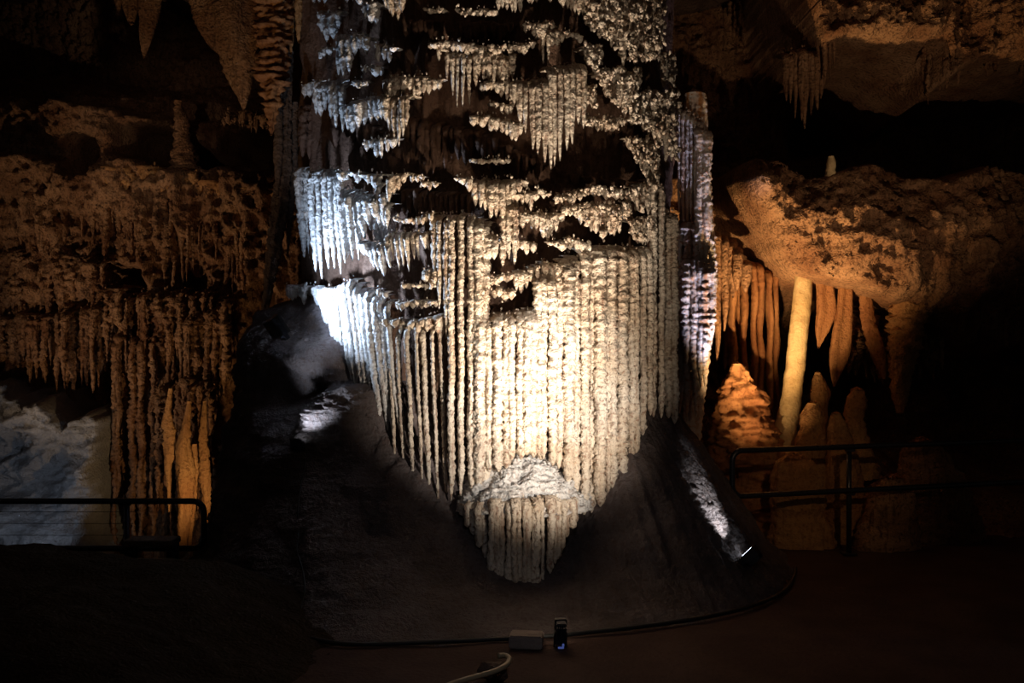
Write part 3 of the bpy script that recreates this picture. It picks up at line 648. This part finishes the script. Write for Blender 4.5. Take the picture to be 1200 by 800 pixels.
# ------------------------------------------------------------------ ceiling formations, left
formation('stalactite', 'brown pointed stalactite at the top left with a banded tip', 'stalactite', [
    S([(-230,178,20),(-20,175,16),(20,173,11),(48,170,7),(68,168.5,1)], 8.7, depth=.6, amp=.15, flutes=3)], 'wall', 'ceiling stalactites')
formation('stalactite', 'blunt rounded stalactite lobes just left of the pointed one', 'stalactite', [
    S([(-230,150,16),(-20,152,14),(10,153,9),(28,154,3)], 8.75, depth=.6, amp=.2),
    S([(-230,138,8),(-10,138,7),(8,139,3),(15,139,1)], 8.8, depth=.6, amp=.2)], 'wall', 'ceiling stalactites')
formation('stalactite', 'broad brown hanging drapery at the top edge ending in a ribbed cone', 'stalactite', [
    S([(-230,262,42),(-20,262,38),(20,265,35),(50,273,28),(72,284,18),(84,296,6)], 8.4, depth=.5, amp=.12, flutes=4, seg=32),
    S([(40,278,20),(66,277,21),(84,280,18),(104,283,11),(118,285,5),(130,285.5,1)], 8.45, depth=.6, amp=.22, seg=24)], 'wall', 'ceiling stalactites', bead=.8)
formation('stalactite', 'rust red knobbly stalactite beside the column top', 'stalactite', [
    S([(-230,322,22),(-20,320,19),(40,319,17),(90,320,16),(110,319,12),(130,319,7),(158,318,1.5)], 8.3, depth=.7, amp=.55, seg=28, step=2.2, flutes=5)], 'rust', 'ceiling stalactites', freq=34, bead=1.6)
formation('stalactite', 'cluster of thin dark stalactites between the knobbly one and the column', 'stalactite', [
    S([(-230,341,6),(0,341,5),(50,341,3),(64,341,1)], 8.35, amp=.3), S([(-230,351,6),(0,350,5),(40,350,3),(50,350,1)], 8.3, amp=.3), S([(-230,359,6),(0,359,4),(44,359,3),(56,359,1)], 8.35, amp=.3)],
    'ochre', 'ceiling stalactites', bead=1.0)

# left wall formations
formation('flowstone_drapery', 'brown drapery hanging under the left end of the bright ledge', 'drapery', [
    CU([(0,222),(60,216),(120,214)], [(0,300),(30,330),(60,300),(90,310),(120,290)], 10.02, pitch=5.5, jag=40, tip=.5, seed=601, irr=.6, amp=.7, spread=.10)], 'wall', 'left wall draperies', bead=.6)
formation('flowstone_drapery', 'brown drapery under the middle of the bright ledge', 'drapery', [
    CU([(120,216),(170,220),(206,226)], [(120,300),(150,310),(180,296),(206,330)], 10.02, pitch=5.5, jag=40, tip=.5, seed=602, irr=.6, amp=.7, spread=.10)], 'wall', 'left wall draperies', bead=.6)
formation('flowstone_drapery', 'thin rusty stalactite fringe over the dark hollow of the left wall', 'drapery', [
    CU([(196,262),(250,258),(292,262)], [(196,318),(220,336),(250,320),(292,370)], 10.0, pitch=5.5, jag=24, tip=.7, fat=.9, seed=603, irr=.6, amp=.7, spread=.10)], 'wall', 'left wall draperies', bead=.6)
formation('flowstone_drapery', 'knobbly brown curtain over the grey rock at the left', 'drapery', [
    CU([(0,372),(60,360),(118,350)], [(0,424),(30,446),(60,450),(80,478),(118,470)], 9.85, pitch=5.5, jag=24, tip=.5, seed=604, irr=.6, amp=.7, spread=.10)], 'wall', 'left wall draperies', bead=.9)
formation('flowstone_drapery', 'long brown curtain reaching down behind the railing post', 'drapery', [
    CU([(118,392),(160,388),(200,388)], [(118,640),(160,642),(200,640)], 9.95, pitch=6, jag=60, tip=.2, seed=605, irr=.6, amp=.7, spread=.2, gap=.2)], 'wall', 'left wall draperies', bead=.7)
formation('flowstone_drapery', 'rough brown curtain beside the dark mound', 'drapery', [
    CU([(196,372),(240,360),(276,350)], [(196,480),(225,505),(250,490),(276,450)], 9.8, pitch=6, jag=30, tip=.4, seed=606, irr=.6, amp=.7, spread=.10)], 'wall', 'left wall draperies', bead=.8)
formation('flowstone_drapery', 'bright orange tongue of flowstone lit from below behind the left railing end', 'drapery', [
    S([(470,222,2),(500,218,5),(525,214,9),(550,217,11),(580,217,9),(620,214,7),(652,213,3)], 9.35, depth=.6, amp=.3, flutes=3, seg=24),
    S([(520,228,3),(548,228,5),(590,226,4),(640,222,2)], 9.4, depth=.6, amp=.4)], 'ochre', 'orange tongues', bead=.6)
formation('flowstone_drapery', 'upper left pinkish orange tongue beside the bright one', 'drapery', [
    S([(455,200,2),(485,196,4),(500,198,8),(525,200,8),(548,197,4),(575,198,2),(600,198,1)], 9.45, depth=.6, amp=.5, seg=24)], 'ochre', 'orange tongues', bead=.8)
formation('flowstone_drapery', 'thin orange tongue close to the rounded end of the left railing', 'drapery', [
    S([(470,240,2),(510,238,5),(550,240,7),(590,243,5),(625,240,3),(650,238,2)], 9.5, depth=.6, amp=.45, seg=24)], 'ochre', 'orange tongues', bead=.6)
formation('flowstone_drapery', 'ragged brown curtain hanging behind the orange tongues', 'drapery', [
    CU([(186,452),(215,440),(250,452)], [(186,600),(215,655),(250,640)], 9.62, pitch=6, jag=60, tip=.5, seed=623, irr=.7, amp=.9, spread=.08)], 'wall', bead=.8)
formation('flowstone_ledge', 'bright ochre ledge running along the left wall below the dark holes', 'ledge', [
    CU([(112,196),(160,197),(215,204),(270,210),(330,222)], [(112,214),(160,222),(215,226),(270,236),(330,244)], 9.98, pitch=5, jag=12, tip=.5, seed=620, irr=.7, amp=.9, spread=.08, fat=1.7, back=.5)], 'ochre', bead=1.2)
formation('flowstone_drapery', 'mottled brown curtain low between the knobbly curtain and the orange tongues', 'drapery', [
    CU([(118,330),(160,345),(200,340),(262,345)], [(118,420),(150,440),(180,470),(200,440),(262,420)], 9.95, pitch=5.5, jag=40, tip=.5, seed=621, irr=.7, amp=.9, spread=.1)], 'wall', 'left wall draperies', bead=.9)
formation('flowstone_drapery', 'knobbly brown curtain at the far left between the two bands of fringe', 'drapery', [
    CU([(-10,290),(40,286),(125,300)], [(-10,380),(40,372),(125,360)], 10.0, pitch=5.5, jag=30, tip=.5, seed=622, irr=.7, amp=.9, spread=.1)], 'wall', 'left wall draperies', bead=.9)
formation('stalagmite', 'small pale stub standing on the bright ledge between two dark holes', 'stalagmite', [
    S([(118,208,4),(135,212,8),(160,213,9),(180,216,14),(200,218,18)], 10.2, depth=.8, amp=.4)], 'wall', bead=1.0)
formation('flowstone_drapery', 'pale fringe hanging over the right dark hole of the left wall', 'drapery', [
    CU([(262,132),(290,130),(318,126)], [(262,150),(290,158),(318,150)], 10.0, pitch=5, jag=8, tip=.5, seed=607, irr=.6, amp=.7, spread=.10)], 'wall', 'left wall draperies', bead=.9)

# ------------------------------------------------------------------ right wall formations
formation('flowstone_drapery', 'tall rusty pleated curtain left of the leaning pale column', 'drapery', [
    CU([(846,300),(880,304),(916,316)], [(846,440),(860,470),(880,490),(916,508)], 9.62, pitch=9, jag=18, tip=.15, depth=1.9, seed=701, crust=0, amp=.2, fat=.85, spread=.12, irr=.3)], 'rust', bead=.3)
formation('flowstone_drapery', 'dark folded drapery under the left tip of the orange ledge', 'drapery', [
    CU([(838,268),(858,276),(884,320)], [(838,440),(848,400),(860,350),(884,350)], 9.2, pitch=8, jag=14, tip=.4, depth=1.6, seed=702, crust=0, amp=.15)], 'wall', bead=.3)
formation('cave_column', 'smooth pale ochre column leaning to the right behind the right railing', 'cave column', [
    S([(300,944,10),(350,940,11),(420,933,11.5),(470,927,12),(495,922,13),(530,916,14)], 9.45, depth=.9, amp=.10, seg=24, dD=-.3)], 'pale', freq=12, bead=.2)
formation('stalactite', 'leaf shaped orange drapery next to the leaning column', 'stalactite', [
    S([(300,964,9),(340,967,10),(365,969,12),(385,964,9),(408,959,1)], 9.45, depth=.35, amp=.2, seg=32, flutes=4)], 'rust', 'leaf shaped draperies', bead=.2)
formation('stalactite', 'longest leaf shaped orange drapery hanging over the dark hollow', 'stalactite', [
    S([(300,992,6),(360,990,9),(390,987,12),(415,984,13),(435,980,8),(453,977,1)], 9.42, depth=.35, amp=.2, seg=32, flutes=4)], 'rust', 'leaf shaped draperies', bead=.2)
formation('stalactite', 'curled brown drapery right of the leaf shaped ones', 'stalactite', [
    S([(330,1012,6),(380,1018,9),(405,1026,10),(425,1032,8),(444,1036,2)], 9.45, depth=.5, amp=.35, seg=24)], 'rust', 'leaf shaped draperies', bead=.5)
formation('stalactite', 'short fat orange stalactite hanging above the right railing post', 'stalactite', [
    S([(340,1066,22),(390,1062,20),(425,1057,15),(450,1055,11),(470,1055,8),(484,1054,3)], 9.4, depth=.8, amp=.5, seg=24)], 'ochre', bead=.5)
formation('flowstone_drapery', 'brown fringe between the leaves and the fat stalactite', 'drapery', [
    CU([(990,360),(1050,372),(1110,384)], [(990,430),(1020,460),(1050,440),(1110,440)], 9.5, pitch=8, jag=18, tip=.4, seed=703, irr=.6, amp=.7, spread=.16)], 'wall', bead=.5)
formation('stalagmite', 'stacked knobbly stalagmite right of the leaning column foot', 'stalagmite', [
    S([(472,952,6),(482,953,13),(494,952,15),(498,952,12),(506,952,17),(524,950,20),(530,949,18),(560,946,26),(620,944,34),(690,944,38)], 8.9, depth=.8, amp=.25, seg=24)], 'ochre', 'stalagmites by the right railing', bead=.6)
formation('stalagmite', 'pale conical stalagmite tip in the dark hollow', 'stalagmite', [
    S([(436,958,3),(450,960,10),(462,961,13),(474,960,10),(520,962,8)], 9.4, depth=.8, amp=.15)], 'ochre', 'stalagmites by the right railing', bead=.4)
formation('stalagmite', 'rounded brown stalagmite behind the top rail near the post', 'stalagmite', [
    S([(484,980,5),(500,982,12),(530,986,18),(600,992,26),(690,994,30)], 8.8, depth=.8, amp=.2, seg=24)], 'ochre', 'stalagmites by the right railing', bead=.4)
formation('stalagmite', 'tallest lumpy stalagmite at the right of the hollow', 'stalagmite', [
    S([(456,1004,7),(470,1004,13),(490,1000,11),(510,1002,15),(560,1010,22)], 9.1, depth=.8, amp=.3, seg=24)], 'ochre', 'stalagmites by the right railing', bead=.6)
formation('flowstone_mound', 'rippled orange flowstone bulge behind the end of the right railing', 'flowstone mound', [
    S([(426,864,3),(434,865,11),(446,866,19),(460,868,26),(478,869,31),(500,872,36),(560,880,48),(620,890,64),(690,900,80)], 9.1, depth=.6, amp=.3, seg=64, step=2.0, flutes=11, fdepth=.03)], 'rust', freq=16, bead=.6, lumpy=.05)
formation('flowstone_mound', 'domed fluted boulder under the right railing beside its post', 'flowstone mound', [
    S([(532,930,8),(540,932,22),(560,934,30),(590,934,33),(604,934,28),(612,938,34),(690,945,48)], 8.55, depth=.6, amp=.14, seg=48, step=2.0, flutes=9, fdepth=.04)], 'ochre', freq=16, bead=.5)
formation('flowstone_mound', 'broad dark red rock under the right railing right of the post', 'flowstone mound', [
    S([(560,1046,12),(580,1046,26),(620,1040,36),(690,1036,46)], 8.5, depth=.6, amp=.2, seg=40),
    S([(520,1080,20),(560,1090,40),(620,1096,54),(690,1100,66)], 8.9, depth=.6, amp=.2, seg=40)], 'wall', freq=14, bead=.6)
formation('stalagmite', 'small banded stalagmite standing on the orange ledge', 'stalagmite', [
    S([(183,974,3),(190,974,6),(198,973,5),(206,974,7),(214,974,6),(222,974,9),(238,974,10)], 9.2, depth=.9, amp=.3)], 'pale', bead=.8)
formation('stalactite', 'tan fluted stalactite bunch hanging at the dark gap right of the column', 'stalactite', [
    CU([(918,60),(936,52),(966,56)], [(918,118),(934,138),(944,156),(954,130),(966,116)], 9.5, pitch=6, jag=8, tip=.5, seed=704, amp=.2)], 'wall', bead=.5)
formation('stalactite', 'long tan stalactite ribs above the fluted bunch', 'stalactite', [
    CU([(958,-60),(985,-60)], [(958,90),(970,112),(985,60)], 9.45, pitch=6, jag=10, tip=.4, seed=705, amp=.25)], 'wall', bead=.5)
formation('flowstone_drapery', 'dim brown fringe along the upper right overhang', 'drapery', [
    CU([(1080,-60),(1140,-60),(1215,-60)], [(1080,124),(1100,116),(1140,70),(1170,84),(1215,90)], 9.4, pitch=9, jag=30, tip=.5, seed=706, irr=.6, amp=.7, spread=.16, gap=.15)], 'wall', bead=.8)
for lab_, a_ in (('short yellow fringe on the orange ledge under the small banded stalagmite', CU([(948,234),(985,232)], [(948,262),(955,300),(962,262),(985,262)], 9.05, pitch=4.5, jag=10, tip=.6, seed=707, fat=1)),
                 ('pair of long thin yellow stalactites on the middle of the orange ledge face', CU([(986,236),(1008,238)], [(986,318),(1008,322)], 9.05, pitch=4.5, jag=24, tip=.6, seed=708, fat=1)),
                 ('short slanting yellow fringe near the dim right end of the ledge', CU([(1046,246),(1080,250)], [(1046,290),(1070,346),(1080,300)], 9.15, pitch=5, jag=26, tip=.6, seed=709, fat=1))):
    formation('stalactite_fringe', lab_, 'fringe', [a_], 'ochre', 'fringes on the orange ledge', bead=.7)
formation('flowstone_drapery', 'dim brown pleats covering the wall at the far right', 'drapery', [
    CU([(1078,236),(1140,226),(1215,216)], [(1078,330),(1140,360),(1215,340)], 9.1, pitch=9, jag=50, tip=.4, seed=710, irr=.6, amp=.7, spread=.16, gap=.1)], 'wall', bead=.8)

# ------------------------------------------------------------------ man-made things
def box_bm(sx, sy, sz, c=(0, 0, 0), bev=0.0):
    import bmesh
    bm = bmesh.new(); bmesh.ops.create_cube(bm, size=1)
    for v in bm.verts: v.co = Vector((v.co.x * sx + c[0], v.co.y * sy + c[1], v.co.z * sz + c[2]))
    if bev: bmesh.ops.bevel(bm, geom=bm.edges[:], offset=bev, segments=2, affect='EDGES')
    return bm
def bm_obj(name, bms, mat, parent=None):
    import bmesh
    me = bpy.data.meshes.new(name)
    out = bmesh.new()
    for b in bms:
        t = bpy.data.meshes.new('t'); b.to_mesh(t); b.free(); out.from_mesh(t); bpy.data.meshes.remove(t)
    out.to_mesh(me); out.free(); me.materials.append(mat)
    return link(bpy.data.objects.new(name, me), parent)
def smooth_path(pts, n=8):
    out = []
    P_ = [Vector(p) for p in pts]
    for i in range(len(P_) - 1):
        a, b, c, d = P_[max(i - 1, 0)], P_[i], P_[i + 1], P_[min(i + 2, len(P_) - 1)]
        for k in range(n):
            t = k / n
            out.append(0.5 * ((2 * b) + (c - a) * t + (2 * a - 5 * b + 4 * c - d) * t * t + (3 * b - a - 3 * c + d) * t ** 3))
    out.append(P_[-1]); return out
def bar(name, pts, rad, mat, parent=None, seg=12):
    """a bent round bar or cable through points, as a mesh"""
    pts = [Vector(p) for p in pts]; n = len(pts)
    tan = [(pts[min(i + 1, n - 1)] - pts[max(i - 1, 0)]).normalized() for i in range(n)]
    u = tan[0].orthogonal().normalized(); v = []
    for i in range(n):
        u = (u - tan[i] * u.dot(tan[i])).normalized(); w_ = tan[i].cross(u)
        for k in range(seg):
            a = k / seg * 2 * math.pi
            v.append(pts[i] + (u * math.cos(a) + w_ * math.sin(a)) * rad)
    v += [pts[0], pts[-1]]
    tr = [(n * seg, (k + 1) % seg, k) for k in range(seg)] + [(n * seg + 1, (n - 1) * seg + k, (n - 1) * seg + (k + 1) % seg) for k in range(seg)]
    return build(name, [tuple(x) for x in v], grid_faces(seg, n, True), tr, mat, parent)

def railing(label, A, B, dz, end_at_A, rad, posts, group, wires=0, floor_z=0.0, brk=True):
    """double rail joined by a rounded end; A, B are the top rail's ends"""
    t = thing('handrail', label, 'railing', (A.x, A.y, floor_z), group)
    def loc(p): return Vector(p) - Vector((A.x, A.y, floor_z))
    dirv = (B - A).normalized(); r = 0.085
    dn = Vector((0, 0, -dz))
    loop = [B, A + dirv * r]
    for k in range(1, 8):
        a = k / 8 * math.pi / 2
        loop.append(A + dirv * (r - r * math.sin(a)) + Vector((0, 0, -r + r * math.cos(a))))
    loop.append(A + Vector((0, 0, -r))); loop.append(A + dn + Vector((0, 0, r)))
    for k in range(1, 8):
        a = k / 8 * math.pi / 2
        loop.append(A + dn + dirv * (r - r * math.cos(a)) + Vector((0, 0, r - r * math.sin(a))))
    loop += [A + dn + dirv * r, B + dn]
    bar('rail', [loc(p) for p in loop], rad, M['steel'], t)
    for f in posts:
        p = A + (B - A) * f
        off = Vector((-dirv.y, dirv.x, 0)) * (-0.0)
        pb = Vector((p.x, p.y + .05, floor_z)); pt = Vector((p.x, p.y + .05, p.z - .02))
        po = bar('post', [loc(pb), loc(pt)], rad * .92, M['steel'], t)
        for zz_ in (p.z, p.z - dz):
            c = loc(Vector((p.x, p.y + .025, zz_ - .028)))
            bm_obj('bracket', [box_bm(.075, .06, .03, c, .006)], M['steel'], po)
        bm_obj('foot_plate', [box_bm(.11, .11, .012, loc(pb) + Vector((0, 0, .006)), .003)], M['steel'], po)
    for k in range(wires):
        h = -dz * (k + 1) / (wires + 1)
        bar('wire', [loc(A + dirv * 0.55 + Vector((0, .05, h))), loc(B + Vector((0, .05, h)))], .0022, M['steel'], t)
    return t

DR_ = 7.85
A = P(858, 528, DR_); B = P(1290, 513.5, 8.9); B.z = A.z
railing('black steel double handrail on the right with one post standing on the clay floor', A, B, 0.36, True, 0.023, [((974 - 858) / (1290 - 858)) * 1.1], 'cave handrails')
DL = 7.6
A = P(239, 587, DL); B = P(-120, 587, DL)
railing('black steel double handrail on the left behind the dark rock bank', A, B, 0.36, True, 0.023, [0.26], 'cave handrails', wires=3, floor_z=-.6)

# low bench frame at the foot of the left railing
b0 = P(178, 660, 7.3)
t = thing('bench', 'low dark bench with a plank seat under the left railing end', 'bench', (b0.x, b0.y, -.05))
zt = EYE - (631 - 400) / F * 7.3 + .05
bm_obj('seat', [box_bm(.36, .2, .045, (0, 0, zt - .02), .006)], M['dark'], t)
for sx in (-.15, .155):
    bm_obj('leg', [box_bm(.04, .16, zt - .03, (sx, 0, (zt - .03) / 2), .004)], M['black'], t)
bm_obj('crossbar', [box_bm(.29, .03, .03, (0, 0, zt - .16), .003)], M['black'], t)

def floodlight(name, label, loc, aim, w, h, dpt, lens_mat, foot_z=None, group='cave floodlights', lens_h=.8):
    """box floodlight: ribbed housing, glass front, U bracket and foot"""
    t = thing(name, label, 'lamp', loc, group)
    q = Vector(aim).to_track_quat('Y', 'Z')
    t.rotation_mode = 'QUATERNION'; t.rotation_quaternion = q
    hb = [box_bm(w, dpt * .7, h, (0, 0, 0), .006)]
    for k in range(5):
        hb.append(box_bm(.006, dpt * .35, h * .86, (-w * .4 + k * w * .2, -dpt * .5, 0), .001))
    hs = bm_obj('housing', hb, M['alu'], t)
    bm_obj('lens', [box_bm(w * .86, .016, h * lens_h, (0, dpt * .40, 0), .002)], lens_mat, t)
    bm_obj('rim', [box_bm(w * 1.04, .02, .010, (0, dpt * .35, h * .5), .002), box_bm(w * 1.04, .02, .010, (0, dpt * .35, -h * .5), .002),
                   box_bm(.010, .02, h, (w * .5, dpt * .35, 0), .002), box_bm(.010, .02, h, (-w * .5, dpt * .35, 0), .002)], M['black'], t)
    br = [box_bm(.008, .03, h * .8, (w * .56, 0, -h * .35), .001), box_bm(.008, .03, h * .8, (-w * .56, 0, -h * .35), .001), box_bm(w * 1.15, .04, .01, (0, 0, -h * .75), .001)]
    bm_obj('bracket', br, M['alu'], t)
    return t

# ------------------------------------------------------------------ lights
def base_at(px, py):
    """where the sight line meets the mound (approx) for the hanging cable"""
    k = (px - 600) / F; best = None
    for D in np.arange(5.6, 8.4, .01):
        x = k * D; z = EYE - (py - 400) / F * D
        r = math.hypot(x - BX, D - BY); a = math.degrees(math.atan2(BY - D, x - BX))
        i = int(np.clip((a + 60) / 300 * 619, 0, 619)); j = int(np.clip((z + .15) / 2.45 * 329, 0, 329))
        if r < RBf.reshape(330, 620)[j, i] + .012: return Vector((x, D, z))
    return Vector((k * 7, 7, EYE - (py - 400) / F * 7))
def spot(name, loc, target, power, color, angle, blend=0.6, rad=0.03):
    l = bpy.data.lights.new(name, 'SPOT'); l.energy = power; l.color = color; l.spot_size = math.radians(angle); l.spot_blend = blend
    l.shadow_soft_size = rad
    o = bpy.data.objects.new(name, l); C.objects.link(o); o.location = loc
    o.rotation_euler = (Vector(target) - Vector(loc)).to_track_quat('-Z', 'Y').to_euler()
    return o
def point(name, loc, power, color, rad=.05):
    l = bpy.data.lights.new(name, 'POINT'); l.energy = power; l.color = color; l.shadow_soft_size = rad
    o = bpy.data.objects.new(name, l); C.objects.link(o); o.location = loc
    return o
WARM = (1.0, 0.82, 0.63); WARM2 = (1.0, 0.93, 0.84); COOL = (0.50, 0.69, 1.0); ORANGE = (1.0, 0.62, 0.28); VIOLET = (0.66, 0.68, 1.0)

fl_loc = P(657, 738, 5.95); fl_pos = P(657, 743, 5.7); fl_pos.z = .085
fl = floodlight('floodlight', 'small black floodlight on the floor before the column foot', fl_pos, (-.05, .9, .4), .06, .15, .07, M['lens_warm'])
M['led'] = plain('blue_indicator', (.1, .15, .6), .3, 0, (.25, .35, 1.0), .14)  # emission imitates a blue glint of cool light on the lamp back
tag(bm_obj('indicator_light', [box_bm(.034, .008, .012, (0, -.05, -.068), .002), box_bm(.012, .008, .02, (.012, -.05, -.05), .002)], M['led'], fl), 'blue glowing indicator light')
KEY = fl_loc + Vector((-.01, .07, .08))
spot('key_lamp', KEY, P(585, 60, 6.75), 760, WARM, 62, 1.0, .03)
spot('front_lamp', (2.0, 3.0, 1.2), P(628, 476, 6.85), 1250, WARM2, 25, 1.0, .05)
spot('fill_lamp', (1.1, 4.4, 0.2), P(630, 430, 6.85), 300, WARM, 48, 1.0, .05)  # added warm fill without a fixture, softens the column's shading
spot('high_lamp', (0.4, 4.5, 0.15), P(670, 190, 6.85), 190, WARM, 50, 1.0, .05)  # unseen wide spot put in to brighten the upper tiers

lb = P(325, 382, 7.16)
floodlight('floodlight', 'box floodlight on top of the dark mound left of the white draperies', lb, (.75, .35, .55), .16, .14, .10, M['lens_cool'])
LB = lb + Vector((.06, .04, .11))
spot('left_lamp', LB, LB + Vector((.72, .2, .46)), 200, COOL, 146, 1.0, .03)

ll = base_at(354, 519) + Vector((-.02, -.09, 0))
floodlight('floodlight', 'small floodlight clipped to the mound shining up on the crusty boulder', ll, (.05, .35, .93), .065, .09, .06, M['lens_cool'])
spot('mound_lamp', ll + Vector((0, -.07, .06)), base_at(366, 478), 18, (.66, .8, 1.0), 76, .6, .02)

rl = base_at(874, 652) + Vector((.03, -.05, .02))
floodlight('floodlight', 'small floodlight at the right foot of the mound beside the cable', rl, (-.65, .35, .7), .09, .11, .08, M['lens_cool'])
spot('right_lamp', rl + Vector((-.03, -.17, .09)), base_at(846, 612), 46, (0.86, 0.93, 1.0), 36, .6, .02)

# lamps hidden behind the mound and the rocks, plus added unseen fills
spot('pillar_lamp', (1.76, 7.95, .75), (1.62, 8.6, 3.7), 280, VIOLET, 36, .8)
spot('ledge_lamp', (2.05, 8.0, 0.75), P(905, 262, 9.25), 400, ORANGE, 80, 1.0)
spot('curtain_lamp', (1.92, 8.25, 0.5), (2.6, 9.5, 2.4), 70, ORANGE, 66, 1.0)
spot('left_wall_lamp', (-2.72, 8.5, .12), P(205, 500, 9.6), 26, ORANGE, 110, .9)
spot('left_ledge_lamp', (-5.3, 7.0, .1), P(200, 270, 10), 175, (1, .68, .42), 66, 1.0)  # wide fill from out of view, added to brighten the left wall
spot('grey_rock_lamp', (-4.2, 8.3, .15), P(60, 530, 9.7), 9, (.72, .82, 1.0), 120, .9)
spot('far_right_lamp', (3.0, 4.6, .5), P(985, 110, 9.5), 200, (1, .70, .45), 44, 1.0)  # fixtureless spot added out of view for the upper right mass
spot('rail_lamp', (2.2, 3.6, 2.2), P(930, 560, 8.8), 40, (1, .62, .32), 30, 1.0)  # viewer-side fill added for the rocks under the right railing
spot('upper_left_lamp', (-3.2, 4.0, 3.0), P(190, 170, 10.6), 70, (1, .76, .60), 22, 1.0)  # added out-of-view fill for the rock around the left holes
spot('ceiling_lamp', (-2.3, 5.4, .6), (-2.35, 8.45, 4.4), 120, (1, .68, .36), 34, 1.0)  # low unseen spot added to lift the ceiling stalactites

w = bpy.data.worlds.new('cave_air'); bpy.context.scene.world = w; w.use_nodes = True
w.node_tree.nodes['Background'].inputs['Color'].default_value = (1.0, 0.85, 0.75, 1)
w.node_tree.nodes['Background'].inputs['Strength'].default_value = 0.012
spot('visitor_torch', (0.2, 2.0, 2.3), (.2, 6.3, .3), 24, (.80, .84, 1.0), 44, 1.0, .1)  # unseen cool fill added to brighten the column's foot

# ------------------------------------------------------------------ cables, block, hose
cab = [P(366, 751, 5.83), P(430, 752, 5.82), P(520, 752, 5.8), P(600, 749, 5.84), P(650, 747, 5.88), P(700, 742, 5.97), P(760, 730, 6.2), P(820, 716, 6.47), P(866, 702, 6.76), P(890, 688, 7.07), P(898, 674, 7.42), P(892, 664, 7.7)]
def off_base(p, c=.03):
    """slides a floor point outwards until it clears the foot of the column"""
    d = Vector((p.x - BX, p.y - BY)); a = math.degrees(math.atan2(-d.y, d.x)); n = d.normalized()
    i = int(np.clip((a + 60) / 300 * 619, 0, 619)); r = RBf.reshape(330, 620)[20:27, max(i - 4, 0):i + 5].max() + c
    r = max(r, d.length); return Vector((BX + n.x * r, BY + n.y * r, .014))
cab = [off_base(p) for p in cab]
o = bar('cable', smooth_path(cab), .013, M['cable'])
tag(o, 'black power cable lying along the foot of the column on the clay floor', 'cable')
pts = [base_at(*p) for p in ((354, 527), (357, 545), (352, 570), (349, 600), (350, 625), (348, 645), (354, 665), (357, 690), (352, 715))]
o = bar('cable', smooth_path(pts, 5), .005, M['cable'])
tag(o, 'thin black wire hanging down the dark mound from the small clipped floodlight', 'cable')

bc = P(617, 759, 5.72)
o = bm_obj('wooden_block', [box_bm(.19, .13, .075, (0, 0, .0375), .007), ], M['wood'])
o.location = (bc.x, bc.y, 0); o.rotation_euler = (0, 0, -.12)
tag(o, 'short pale wooden block on the floor left of the small floodlight', 'wooden block')
hp = [P(500, 815, 4.75), P(530, 801, 4.86), P(560, 792, 4.95), P(580, 786, 5.02), P(593, 779, 5.1), P(597, 772, 5.18), P(592, 768, 5.24), P(584, 768, 5.22)]
hp = [Vector((p.x, p.y, max(p.z, .03))) for p in hp]
o = bar('hose', smooth_path(hp), .014, M['hose'])
tag(o, 'tan hose end curling round a dark stone at the bottom edge', 'hose')
mb = MB(); mb.lump((0, 0, .035), (.085, .07, .055), .5)
sp = P(578, 777, 5.18)
st = mb.finish('stone', M['dark'], None, freq=14); st.location = (sp.x, sp.y, 0)
tag(st, 'dark round stone held in the curl of the tan hose', 'stone')

# ------------------------------------------------------------------ camera
cam = bpy.data.cameras.new('camera'); cam.lens = 35; cam.sensor_width = 36; cam.clip_end = 100
co = bpy.data.objects.new('camera', cam); C.objects.link(co); co.location = (0, 0, EYE); co.rotation_euler = (math.pi / 2, 0, 0)
sc = bpy.context.scene; sc.camera = co
sc.view_settings.view_transform = 'Standard'; sc.view_settings.look = 'None'
sc.view_settings.exposure = 0; sc.view_settings.gamma = 1; sc.view_settings.use_curve_mapping = False
